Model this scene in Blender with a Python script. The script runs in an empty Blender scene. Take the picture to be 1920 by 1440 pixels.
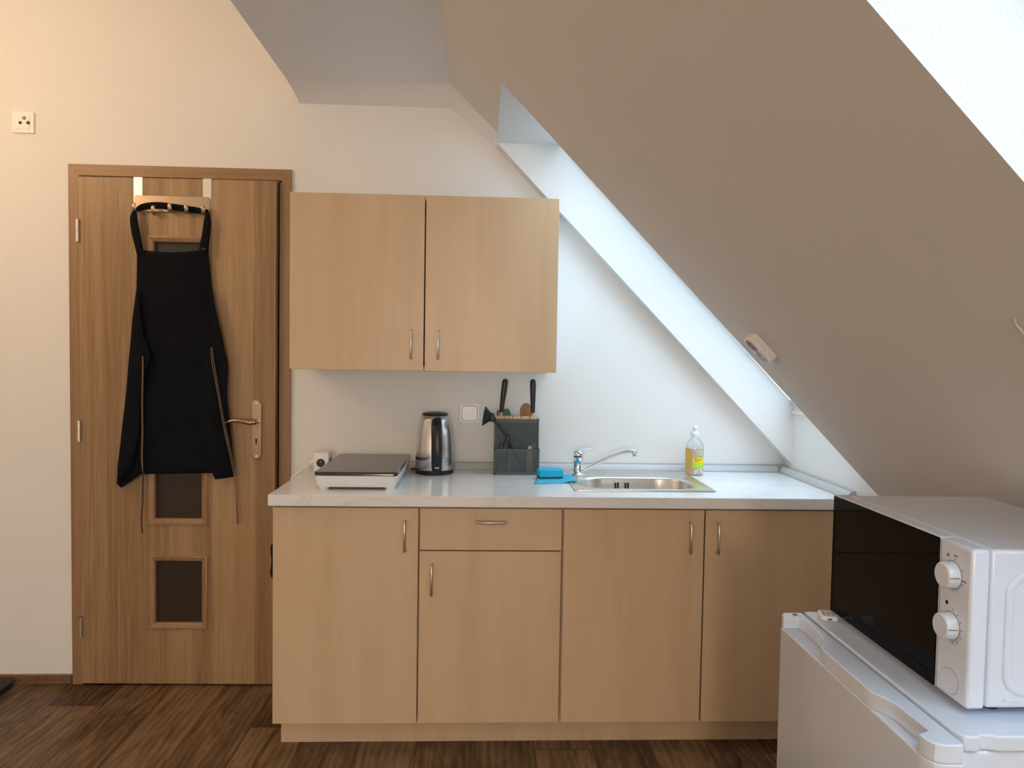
import bpy, bmesh, math, random
from mathutils import Vector, Matrix
random.seed(7)
SC = bpy.context.scene
COL = SC.collection
PI = math.pi

# ------------------------------------------------------------------ camera
CAM = Vector((0.8059, -3.0681, 1.4101))
yaw, pit, rol, FPX = 0.0419, -0.0406, 0.0162, 1358.68
fw = Vector((math.sin(yaw)*math.cos(pit), math.cos(yaw)*math.cos(pit), math.sin(pit)))
rt0 = Vector((math.cos(yaw), -math.sin(yaw), 0)); up0 = rt0.cross(fw)
rt = math.cos(rol)*rt0 + math.sin(rol)*up0
up = -math.sin(rol)*rt0 + math.cos(rol)*up0
cd = bpy.data.cameras.new('camera'); cam = bpy.data.objects.new('camera', cd); COL.objects.link(cam)
cd.sensor_fit = 'HORIZONTAL'; cd.sensor_width = 36; cd.lens = FPX/1920*36; cd.clip_start = 0.02
m = Matrix((rt, up, -fw)).transposed().to_4x4(); m.translation = CAM
cam.matrix_world = m
SC.camera = cam

def at(px, py, y):
    """measured photo position -> point on the upright plane at depth y"""
    d = fw + (px-960)/FPX*rt - (py-720)/FPX*up
    return CAM + d*((y-CAM.y)/d.y)
def atz(px, py, z):
    d = fw + (px-960)/FPX*rt - (py-720)/FPX*up
    return CAM + d*((z-CAM.z)/d.z)

# ------------------------------------------------------------------ materials
class NT:
    def __init__(s, name):
        s.m = bpy.data.materials.new(name); s.m.use_nodes = True
        s.t = s.m.node_tree; s.n = s.t.nodes; s.b = s.n['Principled BSDF']; s.out = s.n['Material Output']
    def new(s, typ, **k):
        n = s.n.new(typ)
        for a, v in k.items(): setattr(n, a, v)
        return n
    def link(s, a, b): s.t.links.new(a, b)
    def math(s, op, a, b=None, c=None):
        n = s.new('ShaderNodeMath', operation=op)
        for i, v in enumerate((a, b, c)):
            if v is None: continue
            if isinstance(v, (int, float)): n.inputs[i].default_value = v
            else: s.link(v, n.inputs[i])
        return n.outputs[0]
    def coords(s, scale=(1, 1, 1)):
        tc = s.new('ShaderNodeTexCoord'); mp = s.new('ShaderNodeMapping')
        mp.inputs['Scale'].default_value = scale
        s.link(tc.outputs['Object'], mp.inputs['Vector']); return mp.outputs[0]
    def noise(s, vec, scale, detail=3, rough=.5, dist=0):
        n = s.new('ShaderNodeTexNoise'); n.inputs['Scale'].default_value = scale
        n.inputs['Detail'].default_value = detail; n.inputs['Roughness'].default_value = rough
        n.inputs['Distortion'].default_value = dist
        s.link(vec, n.inputs['Vector']); return n.outputs['Fac']
    def ramp(s, fac, stops):
        r = s.new('ShaderNodeValToRGB'); e = r.color_ramp.elements
        e[0].position, e[0].color = stops[0][0], (*stops[0][1], 1)
        e[1].position, e[1].color = stops[-1][0], (*stops[-1][1], 1)
        for p, c in stops[1:-1]:
            x = e.new(p); x.color = (*c, 1)
        s.link(fac, r.inputs[0]); return r.outputs[0]
    def mix(s, fac, a, b, mode='MIX'):
        n = s.new('ShaderNodeMix', data_type='RGBA', blend_type=mode)
        for i, v in ((0, fac), (6, a), (7, b)):
            if isinstance(v, (int, float)): n.inputs[i].default_value = v
            elif isinstance(v, tuple): n.inputs[i].default_value = (*v, 1)
            else: s.link(v, n.inputs[i])
        return n.outputs[2]
    def bump(s, h, strength, dist=.001):
        n = s.new('ShaderNodeBump'); n.inputs['Strength'].default_value = strength
        n.inputs['Distance'].default_value = dist
        s.link(h, n.inputs['Height']); s.link(n.outputs[0], s.b.inputs['Normal'])
    def set(s, **k):
        for a, v in k.items():
            i = s.b.inputs[a.replace('_', ' ')]
            if isinstance(v, (int, float)): i.default_value = v
            elif isinstance(v, tuple): i.default_value = (*v, 1)
            else: s.link(v, i)
        return s

def plain(name, col, rough=.5, metal=0., spec=.5, var=.04, scale=30, bump=0., **k):
    """single colour with a faint procedural variation"""
    t = NT(name); v = t.coords()
    n = t.noise(v, scale, 3)
    lo = tuple(max(0, c*(1-var)) for c in col); hi = tuple(min(1, c*(1+var)) for c in col)
    t.set(Base_Color=t.ramp(n, [(.3, lo), (.7, hi)]), Roughness=rough, Metallic=metal)
    t.b.inputs['Specular IOR Level'].default_value = spec
    if bump: t.bump(n, bump)
    for a, x in k.items(): t.b.inputs[a.replace('_', ' ')].default_value = x
    return t.m

def wood(name, dark, mid, light, streak=(26, 26, 1.2), rough=.45, bands=3.5, amt=1., level=False):
    lv = (lambda q: (q[2], q[1], q[0])) if level else (lambda q: q)
    streak = lv(streak)
    t = NT(name); v = t.coords(streak)
    fine = t.noise(v, 3.2, 6, .65, .4)
    broad = t.noise(t.coords(lv((bands, bands, .12))), 2.2, 2, .5)
    ring = t.new('ShaderNodeTexWave', wave_type='BANDS', bands_direction='Z' if level else 'X')
    ring.inputs['Scale'].default_value = 3.; ring.inputs['Distortion'].default_value = 6.
    ring.inputs['Detail'].default_value = 2.; ring.inputs['Detail Scale'].default_value = 1.2
    t.link(t.coords(lv((3., 3., .22))), ring.inputs['Vector'])
    f = t.math('ADD', t.math('MULTIPLY', fine, .62*amt), t.math('ADD', t.math('MULTIPLY', broad, .5*amt), t.math('MULTIPLY', ring.outputs['Fac'], .10*amt)))
    f = t.math('ADD', f, .61*(1-amt))
    t.set(Base_Color=t.ramp(f, [(.42, dark), (.6, mid), (.8, light)]), Roughness=rough)
    t.bump(fine, .12, .0006)
    return t.m

def wall_paint(name, col=(.83, .82, .80), bump=.35, scale=260):
    t = NT(name); v = t.coords()
    n = t.noise(v, scale, 4, .6); b = t.noise(v, 3, 2)
    t.set(Base_Color=t.ramp(b, [(.3, tuple(c*.985 for c in col)), (.7, col)]), Roughness=.85)
    t.b.inputs['Specular IOR Level'].default_value = .2
    t.bump(n, bump, .0012)
    return t.m

M = {}
M['wall'] = wall_paint('white_wall_paint', bump=.22)
M['stucco'] = wall_paint('white_stucco_paint', (.80, .785, .765), bump=1., scale=170)
M['slope_shade_paint'] = wall_paint('smooth_slope_shade_paint', (.74, .725, .705), bump=.12)  # same white paint, darkened to deepen the shade on the slope
M['ceiling'] = wall_paint('lightened_ceiling_paint', (.90, .90, .90), bump=.15)  # same white paint, lightened to stand in for light on the soffit
def oak():
    t = NT('door_oak_laminate')
    tc = t.new('ShaderNodeTexCoord'); sp = t.new('ShaderNodeSeparateXYZ'); t.link(tc.outputs['Object'], sp.inputs[0])
    wob = t.noise(t.coords((1, 1, .35)), 1.3, 2)
    xw = t.math('ADD', t.math('MULTIPLY', sp.outputs[0], 11.5), t.math('MULTIPLY', wob, .9))
    wn = t.new('ShaderNodeTexWhiteNoise', noise_dimensions='1D'); t.link(t.math('FLOOR', xw), wn.inputs['W'])
    fine = t.noise(t.coords((170, 170, 3.2)), 2.0, 5, .65, .3)
    mid = t.noise(t.coords((24, 24, .7)), 1.8, 4, .55, 1.2)
    v = t.math('ADD', t.math('MULTIPLY', fine, .34), t.math('ADD', t.math('MULTIPLY', mid, .46), t.math('MULTIPLY', wn.outputs['Value'], .20)))
    t.set(Base_Color=t.ramp(v, [(.34, (.245, .145, .068)), (.5, (.355, .222, .110)), (.68, (.445, .295, .160))]), Roughness=.42)
    t.bump(fine, .12, .0006)
    return t.m
M['door_oak'] = oak()
M['casing_oak'] = wood('casing_oak_laminate', (.235, .130, .064), (.315, .182, .094), (.38, .23, .125), streak=(60, 60, 2.), bands=8, rough=.42, amt=.75)
M['casing_oak_level'] = wood('casing_oak_level_grain', (.235, .130, .064), (.315, .182, .094), (.38, .23, .125), streak=(60, 60, 2.), bands=8, rough=.42, amt=.75, level=True)
def beech():
    t = NT('pale_beech_laminate')
    a = t.noise(t.coords((5, 5, .55)), 1.6, 3, .5, .6); f = t.noise(t.coords((90, 90, 2.2)), 2.5, 4, .6)
    c = t.noise(t.coords((14, 14, 1.6)), 1.8, 3, .5)
    v = t.math('ADD', t.math('MULTIPLY', a, .62), t.math('ADD', t.math('MULTIPLY', f, .13), t.math('MULTIPLY', c, .25)))
    t.set(Base_Color=t.ramp(v, [(.34, (.600, .425, .262)), (.5, (.650, .470, .298)), (.66, (.690, .510, .335))]), Roughness=.36)
    return t.m
M['beech'] = beech()
M['baseboard'] = wood('brown_baseboard', (.14, .07, .035), (.19, .10, .05), (.24, .13, .07), streak=(1.5, 20, 20))
M['dark_gap'] = plain('dark_recess', (.02, .017, .015), .8)
M['white_melamine'] = plain('white_melamine', (.80, .79, .77), .5)
M['steel'] = plain('brushed_nickel', (.62, .57, .51), .3, 1., var=.06, scale=200)
M['satin_steel'] = plain('satin_steel', (.66, .64, .61), .34, 1., var=.05, scale=150)
M['chrome'] = plain('polished_chrome', (.82, .83, .85), .07, 1., var=.01)
M['brass_nickel'] = plain('bronzed_nickel', (.47, .345, .245), .27, 1., var=.05)
M['rack_steel'] = plain('warm_rack_steel', (.40, .305, .22), .33, 1., var=.05)
def kettle_steel():
    t = NT('vertical_brushed_kettle_steel')
    tg = t.new('ShaderNodeTangent', direction_type='RADIAL', axis='Z')
    t.set(Base_Color=(.66, .64, .62), Roughness=.20, Metallic=1.)
    t.b.inputs['Anisotropic'].default_value = .9; t.b.inputs['Anisotropic Rotation'].default_value = 0.
    t.link(tg.outputs[0], t.b.inputs['Tangent']); return t.m
M['kettle_steel'] = kettle_steel()
M['white_plastic'] = plain('white_plastic', (.82, .82, .81), .35, var=.015)
M['bright_plastic'] = plain('bright_white_plastic', (.93, .93, .93), .3, var=.01)
M['white_enamel'] = plain('white_enamel', (.70, .765, .88), .22, var=.01)
M['black_plastic'] = plain('black_plastic', (.012, .012, .014), .35, var=.2)
M['black_glass'] = plain('black_glass', (.005, .005, .006), .03, spec=.07, var=.1)
M['hob_glass'] = plain('black_hob_glass', (.012, .012, .012), .16, spec=.7, var=.1)
M['grey_print'] = plain('grey_print', (.16, .15, .15), .6)
M['rubber'] = plain('black_rubber', (.016, .017, .020), .6, var=.3, scale=120, bump=.3)
M['teal_metal'] = plain('dark_teal_metal', (.060, .095, .105), .5, var=.08)
M['pale_wood'] = wood('pale_wood', (.50, .36, .20), (.66, .49, .30), (.74, .58, .38), rough=.55)
M['spoon_wood'] = wood('spoon_wood', (.22, .11, .045), (.33, .18, .08), (.42, .25, .12), rough=.6)
M['green'] = plain('green_silicone', (.006, .115, .045), .45)
M['blue_foam'] = plain('blue_foam', (.02, .50, .80), .9, var=.12, scale=500, bump=.6)
M['teal_scour'] = plain('teal_scouring_pad', (.008, .10, .11), .95, var=.3, scale=600, bump=.8)
M['blue_cloth'] = plain('blue_cloth', (.07, .50, .74), .9, var=.06, scale=500, bump=.4)
M['yellow'] = plain('yellow_label', (.90, .66, .02), .5)
M['orange'] = plain('amber_label', (.72, .42, .05), .5)
M['lime'] = plain('lime_label', (.48, .72, .03), .5)
M['white_ink'] = plain('white_ink', (.82, .80, .72), .6)
M['brown_ink'] = plain('brown_ink', (.20, .12, .01), .6)
M['olive_ink'] = plain('olive_ink', (.16, .24, .02), .6)
M['red_dot'] = plain('red_dot', (.55, .02, .02), .3)
M['tie_brown'] = plain('brown_tape', (.20, .115, .075), .85, var=.15, scale=300)
M['grey_strip'] = plain('grey_strip', (.56, .57, .58), .35, var=.02)
M['grey_corner'] = plain('grey_corner', (.34, .335, .33), .45)
M['socket_grey'] = plain('socket_grey', (.33, .31, .30), .5)
M['pale_grey'] = plain('pale_grey_plastic', (.50, .50, .50), .45)

def fabric():
    t = NT('black_apron_cloth'); v = t.coords()
    w = t.noise(v, 700, 2); b = t.noise(v, 6, 3)
    t.set(Base_Color=t.ramp(b, [(.3, (.0035, .0045, .0075)), (.7, (.0055, .007, .0105))]), Roughness=.9)
    t.b.inputs['Specular IOR Level'].default_value = .15
    t.bump(w, .4, .0006); return t.m
M['apron'] = fabric()

def steel_brushed():
    t = NT('brushed_steel_sink'); v = t.coords((4, 160, 160))
    n = t.noise(v, 3, 3)
    t.set(Base_Color=t.ramp(n, [(.3, (.70, .685, .66)), (.7, (.735, .72, .695))]), Roughness=t.math('ADD', t.math('MULTIPLY', n, .04), .29), Metallic=1.)
    return t.m
M['sink'] = steel_brushed()

def marble():
    t = NT('white_marble_laminate'); v = t.coords()
    w = t.noise(t.coords((1.2, 2.6, 2.6)), 1.7, 5, .6, 1.2)
    vein = t.math('ABSOLUTE', t.math('SUBTRACT', w, .5))
    r = t.ramp(vein, [(.0, (.755, .75, .745)), (.010, (.815, .815, .815)), (.04, (.845, .85, .855))])
    t.set(Base_Color=r, Roughness=.17); t.b.inputs['Specular IOR Level'].default_value = .5
    return t.m
M['marble'] = marble()

def floor_mat():
    t = NT('walnut_plank_laminate')
    tc = t.new('ShaderNodeTexCoord'); sp = t.new('ShaderNodeSeparateXYZ'); t.link(tc.outputs['Object'], sp.inputs[0])
    W, L = .2105, 1.38
    px = t.math('DIVIDE', t.math('ADD', sp.outputs[0], .882+W*40), W)
    ip = t.math('FLOOR', px); fx = t.math('FRACT', px)
    wn = t.new('ShaderNodeTexWhiteNoise', noise_dimensions='1D'); t.link(ip, wn.inputs['W'])
    py = t.math('DIVIDE', t.math('ADD', sp.outputs[1], t.math('MULTIPLY', wn.outputs['Value'], L)), L)
    py = t.math('ADD', py, 30); iy = t.math('FLOOR', py); fy = t.math('FRACT', py)
    # strips inside the plank
    strip = t.math('FLOOR', t.math('MULTIPLY', px, 2.0))
    cv = t.new('ShaderNodeCombineXYZ'); t.link(ip, cv.inputs[0]); t.link(iy, cv.inputs[1])
    wn2 = t.new('ShaderNodeTexWhiteNoise', noise_dimensions='3D'); t.link(cv.outputs[0], wn2.inputs['Vector'])
    off = t.new('ShaderNodeVectorMath', operation='MULTIPLY_ADD')
    t.link(wn2.outputs['Color'], off.inputs[0]); off.inputs[1].default_value = (9, 9, 9); t.link(tc.outputs['Object'], off.inputs[2])
    mp = t.new('ShaderNodeMapping'); mp.inputs['Scale'].default_value = (5, 1.0, 1); t.link(off.outputs[0], mp.inputs['Vector'])
    g = t.noise(mp.outputs[0], 2.0, 7, .60, 2.4)
    mp2 = t.new('ShaderNodeMapping'); mp2.inputs['Scale'].default_value = (60, 3, 1); t.link(off.outputs[0], mp2.inputs['Vector'])
    g2 = t.noise(mp2.outputs[0], 3, 4, .6, .5)
    wv = t.new('ShaderNodeTexWave', wave_type='BANDS', bands_direction='X'); wv.inputs['Scale'].default_value = 5.
    wv.inputs['Distortion'].default_value = 9; wv.inputs['Detail'].default_value = 3; wv.inputs['Detail Scale'].default_value = .9
    mp3 = t.new('ShaderNodeMapping'); mp3.inputs['Scale'].default_value = (2.2, .5, 1); t.link(off.outputs[0], mp3.inputs['Vector'])
    t.link(mp3.outputs[0], wv.inputs['Vector'])
    f = t.math('ADD', t.math('MULTIPLY', g, .80), t.math('ADD', t.math('MULTIPLY', g2, .13), t.math('MULTIPLY', wv.outputs['Fac'], .10)))
    tone = t.math('MULTIPLY', t.math('SUBTRACT', wn2.outputs['Value'], .5), .22)
    f = t.math('ADD', f, tone)
    col = t.ramp(f, [(.32, (.034, .018, .009)), (.45, (.098, .053, .026)), (.57, (.165, .095, .049)), (.72, (.27, .165, .092))])
    ex = t.math('MINIMUM', fx, t.math('SUBTRACT', 1, fx)); ey = t.math('MINIMUM', fy, t.math('SUBTRACT', 1, fy))
    seam = t.math('MINIMUM', t.math('MULTIPLY', ex, W), t.math('MULTIPLY', ey, L))
    s = t.math('LESS_THAN', seam, .0014)
    t.set(Base_Color=t.mix(s, col, (.02, .011, .006)), Roughness=.42)
    t.b.inputs['Specular IOR Level'].default_value = .35
    t.bump(g2, .12, .0006)
    return t.m
M['floor'] = floor_mat()

def mesh_metal():
    """perforated sheet: staggered round holes"""
    t = NT('perforated_teal_metal')
    tc = t.new('ShaderNodeTexCoord'); sp = t.new('ShaderNodeSeparateXYZ'); t.link(tc.outputs['Object'], sp.inputs[0])
    u = t.math('ADD', sp.outputs[0], sp.outputs[1]); v = sp.outputs[2]
    A, B, R = .0054, .0088, .00172
    def d(o):
        a = t.math('MULTIPLY', t.math('SUBTRACT', t.math('FRACT', t.math('ADD', t.math('DIVIDE', u, A), 50+o)), .5), A)
        b = t.math('MULTIPLY', t.math('SUBTRACT', t.math('FRACT', t.math('ADD', t.math('DIVIDE', v, B), 50+o)), .5), B)
        return t.math('SQRT', t.math('ADD', t.math('MULTIPLY', a, a), t.math('MULTIPLY', b, b)))
    hole = t.math('GREATER_THAN', t.math('MINIMUM', d(0), d(.5)), R)
    t.set(Base_Color=(.060, .095, .105), Roughness=.5, Alpha=hole)
    return t.m
M['mesh'] = mesh_metal()

def door_glass():
    t = NT('dark_frosted_door_glass'); v = t.coords()
    n = t.noise(v, 220, 3)
    t.set(Base_Color=(.040, .027, .020), Roughness=.24); t.bump(n, .25, .0006)
    t.b.inputs['Specular IOR Level'].default_value = .45
    return t.m
M['door_glass'] = door_glass()

def clear(name, tint, gloss=.12, rough=.03):
    t = NT(name)
    tr = t.new('ShaderNodeBsdfTransparent'); tr.inputs[0].default_value = (*tint, 1)
    gl = t.new('ShaderNodeBsdfGlossy'); gl.inputs['Roughness'].default_value = rough
    lw = t.new('ShaderNodeLayerWeight'); lw.inputs['Blend'].default_value = .12
    mx = t.new('ShaderNodeMixShader'); t.link(t.math('MULTIPLY', t.math('ADD', lw.outputs['Fresnel'], gloss*.3), .5), mx.inputs[0])
    t.link(tr.outputs[0], mx.inputs[1]); t.link(gl.outputs[0], mx.inputs[2]); t.link(mx.outputs[0], t.out.inputs['Surface'])
    return t.m
M['pane'] = clear('skylight_glass', (.96, .97, .97))
M['pet'] = clear('clear_bottle_plastic', (.95, .96, .96), .3, .06)
def liquid():
    t = NT('pale_amber_liquid')
    t.set(Base_Color=(.84, .73, .56), Roughness=.1); t.b.inputs['Transmission Weight'].default_value = .35
    t.b.inputs['IOR'].default_value = 1.33
    return t.m
M['liquid'] = liquid()

# ------------------------------------------------------------------ mesh builder
class MB:
    def __init__(s): s.v = []; s.f = []
    def add(s, vs, fs):
        o = len(s.v); s.v += [Vector(p) for p in vs]; s.f += [tuple(i+o for i in f) for f in fs]; return s
    def box(s, x0, x1, y0, y1, z0, z1):
        return s.add([(x0,y0,z0),(x1,y0,z0),(x1,y1,z0),(x0,y1,z0),(x0,y0,z1),(x1,y0,z1),(x1,y1,z1),(x0,y1,z1)],
                     [(0,3,2,1),(4,5,6,7),(0,1,5,4),(1,2,6,5),(2,3,7,6),(3,0,4,7)])
    def loft(s, rings, cap=True, closed=True):
        n = len(rings[0]); o = len(s.v); fs = []
        for r in rings: s.v += [Vector(p) for p in r]
        for i in range(len(rings)-1):
            for j in range(n if closed else n-1):
                k = (j+1) % n
                fs.append((o+i*n+j, o+i*n+k, o+(i+1)*n+k, o+(i+1)*n+j))
        if cap: fs += [tuple(o+j for j in range(n))[::-1], tuple(o+(len(rings)-1)*n+j for j in range(n))]
        s.f += fs; return s
    def prism(s, poly, axis, a, b):
        """poly of 2D points; axis 'x': (y,z)  'y': (x,z)  'z': (x,y)"""
        def P(p, t): return {'x': (t, p[0], p[1]), 'y': (p[0], t, p[1]), 'z': (p[0], p[1], t)}[axis]
        return s.loft([[P(p, a) for p in poly], [P(p, b) for p in poly]])
    def tube(s, path, r, n=10, flat=None, cap=True, upv=None):
        """round (or flattened) tube along a path; r is a number or one per point"""
        path = [Vector(p) for p in path]; rs = r if isinstance(r, (list, tuple)) else [r]*len(path)
        rings = []; prev = None
        for i, p in enumerate(path):
            t = (path[min(i+1, len(path)-1)]-path[max(i-1, 0)]).normalized()
            if prev is None:
                ref = Vector(upv) if upv else (Vector((0, 0, 1)) if abs(t.z) < .9 else Vector((0, 1, 0)))
                a = t.cross(ref).normalized()
            else: a = (prev - t*prev.dot(t)).normalized()
            prev = a; b = t.cross(a)
            fl = flat if flat is not None else 1
            rings.append([p + a*(rs[i]*math.cos(2*PI*j/n)) + b*(rs[i]*fl*math.sin(2*PI*j/n)) for j in range(n)])
        return s.loft(rings, cap)
    def lathe(s, prof, c=(0, 0, 0), n=40, axis=(0, 0, 1)):
        c = Vector(c); ax = Vector(axis).normalized()
        a = ax.orthogonal().normalized(); b = ax.cross(a)
        rings = [[c + ax*h + (a*math.cos(2*PI*j/n)+b*math.sin(2*PI*j/n))*max(r, 1e-5) for j in range(n)] for r, h in prof]
        return s.loft(rings)
    def grid(s, rows):
        n = len(rows[0]); o = len(s.v)
        for r in rows: s.v += [Vector(p) for p in r]
        s.f += [(o+i*n+j, o+i*n+j+1, o+(i+1)*n+j+1, o+(i+1)*n+j) for i in range(len(rows)-1) for j in range(n-1)]
        return s
    def xf(s, fn): s.v = [Vector(fn(p)) for p in s.v]; return s
    def build(s, name, mat, parent=None, bevel=0, seg=2, solid=0, solid_off=0, sub=0, smooth=True, angle=35, origin=None):
        root = parent
        while root is not None and root.parent is not None: root = root.parent
        if root is not None: off = Vector(root.location)
        elif origin is not None: off = Vector(origin)
        else:
            xs = [p.x for p in s.v]; ys = [p.y for p in s.v]; zs = [p.z for p in s.v]
            off = Vector(((min(xs)+max(xs))/2, (min(ys)+max(ys))/2, min(zs)))
        me = bpy.data.meshes.new(name); me.from_pydata([p-off for p in s.v], [], s.f)
        bm = bmesh.new(); bm.from_mesh(me); bmesh.ops.remove_doubles(bm, verts=bm.verts, dist=1e-6)
        bmesh.ops.recalc_face_normals(bm, faces=bm.faces); bm.to_mesh(me); bm.free()
        me.materials.append(M[mat] if isinstance(mat, str) else mat)
        if smooth:
            me.polygons.foreach_set('use_smooth', [True]*len(me.polygons)); me.set_sharp_from_angle(angle=math.radians(angle))
        o = bpy.data.objects.new(name, me); COL.objects.link(o)
        if parent is not None: o.parent = parent
        else: o.location = off
        if solid:
            md = o.modifiers.new('solid', 'SOLIDIFY'); md.thickness = solid; md.offset = solid_off
        if bevel:
            md = o.modifiers.new('bevel', 'BEVEL'); md.width = bevel; md.segments = seg; md.limit_method = 'ANGLE'; md.angle_limit = math.radians(40)
        if sub:
            md = o.modifiers.new('sub', 'SUBSURF'); md.levels = sub; md.render_levels = sub
        return o

def tag(o, label=None, cat=None, group=None, kind=None):
    if label: o['label'] = label
    if cat: o['category'] = cat
    if group: o['group'] = group
    if kind: o['kind'] = kind
    return o
def thing(name, loc, label, cat, group=None, kind=None):
    o = bpy.data.objects.new(name, None); COL.objects.link(o); o.location = loc; o.empty_display_size = .05
    return tag(o, label, cat, group, kind)
def text(name, s, size, origin, xdir, ydir, mat, parent, depth=.0003, align='CENTER', curve=None):
    cu = bpy.data.curves.new(name, 'FONT'); cu.body = s; cu.size = size; cu.extrude = depth; cu.align_x = align; cu.align_y = 'CENTER'
    tmp = bpy.data.objects.new('tmp', cu); COL.objects.link(tmp)
    me = bpy.data.meshes.new_from_object(tmp.evaluated_get(bpy.context.evaluated_depsgraph_get()))
    bpy.data.objects.remove(tmp)
    X, Y_ = Vector(xdir).normalized(), Vector(ydir).normalized(); Zd = X.cross(Y_)
    o = Vector(origin); b = MB()
    b.v = [o + X*v.co.x + Y_*v.co.y + Zd*v.co.z for v in me.vertices]
    if curve: b.v = [Vector(curve(p)) for p in b.v]
    b.f = [tuple(p.vertices) for p in me.polygons]
    bpy.data.meshes.remove(me)
    return b.build(name, mat, parent, smooth=False)
def rrect(cx, cy, w, h, r, n=6):
    pts = []
    for (sx, sy, a0) in ((1, 1, 0), (-1, 1, 90), (-1, -1, 180), (1, -1, 270)):
        for i in range(n+1):
            a = math.radians(a0+90*i/n)
            pts.append((cx+sx*(w/2-r)+r*math.cos(a), cy+sy*(h/2-r)+r*math.sin(a)))
    return pts
def smooth_path(pts, k=6):
    pts = [Vector(p) for p in pts]; out = []
    for i in range(len(pts)-1):
        p0, p1, p2, p3 = pts[max(i-1, 0)], pts[i], pts[i+1], pts[min(i+2, len(pts)-1)]
        for j in range(k):
            t = j/k
            out.append(.5*((2*p1)+(p2-p0)*t+(2*p0-5*p1+4*p2-p3)*t*t+(3*p1-p0-3*p2+p3)*t**3))
    out.append(pts[-1]); return out

# ================================================================== SETTING
XL, YF, ZT = -2.3, -7.0, 3.05      # left wall, wall behind the camera, high ceiling
KX = 2.120                           # knee wall under the skylights
def S(o): o['kind'] = 'structure'; return o
S(MB().box(XL-.1, 2.5, YF-.1, .9, -.1, 0).build('floor', 'floor', smooth=False, origin=(0, 0, 0)))
DX0, DX1, DZ = -.862, -.026, 2.120
S(MB().box(XL-.1, DX0, 0, .2, 0, ZT).box(DX0, DX1, 0, .2, DZ, ZT).prism([(DX1, 0), (2.2, 0), (2.2, 1.135), (.735, 2.669), (.665, ZT), (DX1, ZT)], 'y', 0, .2).build('wall_back', 'wall', smooth=False, origin=(0, 0, 0)))
S(MB().box(XL-.1, XL, YF, 0, 0, ZT).build('wall_left', 'wall', smooth=False))
S(MB().box(XL-.1, 2.2, YF-.1, YF, 0, ZT).build('wall_front', 'wall', smooth=False))
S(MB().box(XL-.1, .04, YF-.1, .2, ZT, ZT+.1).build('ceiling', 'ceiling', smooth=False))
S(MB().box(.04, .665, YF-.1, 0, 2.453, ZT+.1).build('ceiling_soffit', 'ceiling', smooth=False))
P0, P1, P2 = (.665, 2.453), (.8545, 2.270), (KX, .9645)
W1, W2 = (1.115, 2.270), (KX, 1.218)          # window plane, above and below
lower = [P1, P2, (2.2, .9645), (2.2, 1.135), W2, W1]
upper = [P0, P1, W1, (.735, 2.669), (.665, 2.669)]
sl = MB().prism(upper, 'y', YF-.1, 0)
HOLES = [(-.742, -.08), (-2.90, -2.19), (-4.75, -3.65)]  # third opening is out of view, added to let in more daylight
for a, b in ((-.08, 0), (-2.19, -.742), (-3.65, -2.90), (YF-.1, -4.75)): sl.prism(lower, 'y', a, b)
so_ = S(sl.build('ceiling_slope', 'slope_shade_paint', smooth=False, origin=(0, 0, 0))); so_.data.materials.append(M['stucco'])
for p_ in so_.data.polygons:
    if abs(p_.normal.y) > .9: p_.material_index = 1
kn = MB().box(KX, 2.2, YF-.1, 0, 0, .9645)
for a, b in HOLES: kn.prism([(KX, .9645), (2.2, .9645), (2.2, 1.135), W2], 'y', a, b)
S(kn.build('wall_right', 'wall', smooth=False, origin=(0, 0, 0)))
# coved joint between ceiling, slope and back wall
cv = MB()
sec = [((.04, 2.453), (0, -.022)), ((.665, 2.453), (-.006, -.020)), ((.8545, 2.270), (0, 0))]
rows = []
cv.grid([[(p[0], -.215, p[1]-.0004) for p, o in sec], [(p[0]+o[0]*.25, -.12, p[1]+o[1]*.25-.0004) for p, o in sec], [(p[0]+o[0], -.0005, p[1]+o[1]-.0004) for p, o in sec]])
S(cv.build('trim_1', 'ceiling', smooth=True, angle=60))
# baseboard left of the door
S(MB().box(XL, -.893, -.013, 0, 0, .040).build('baseboard_back', 'baseboard', bevel=.003))

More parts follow.
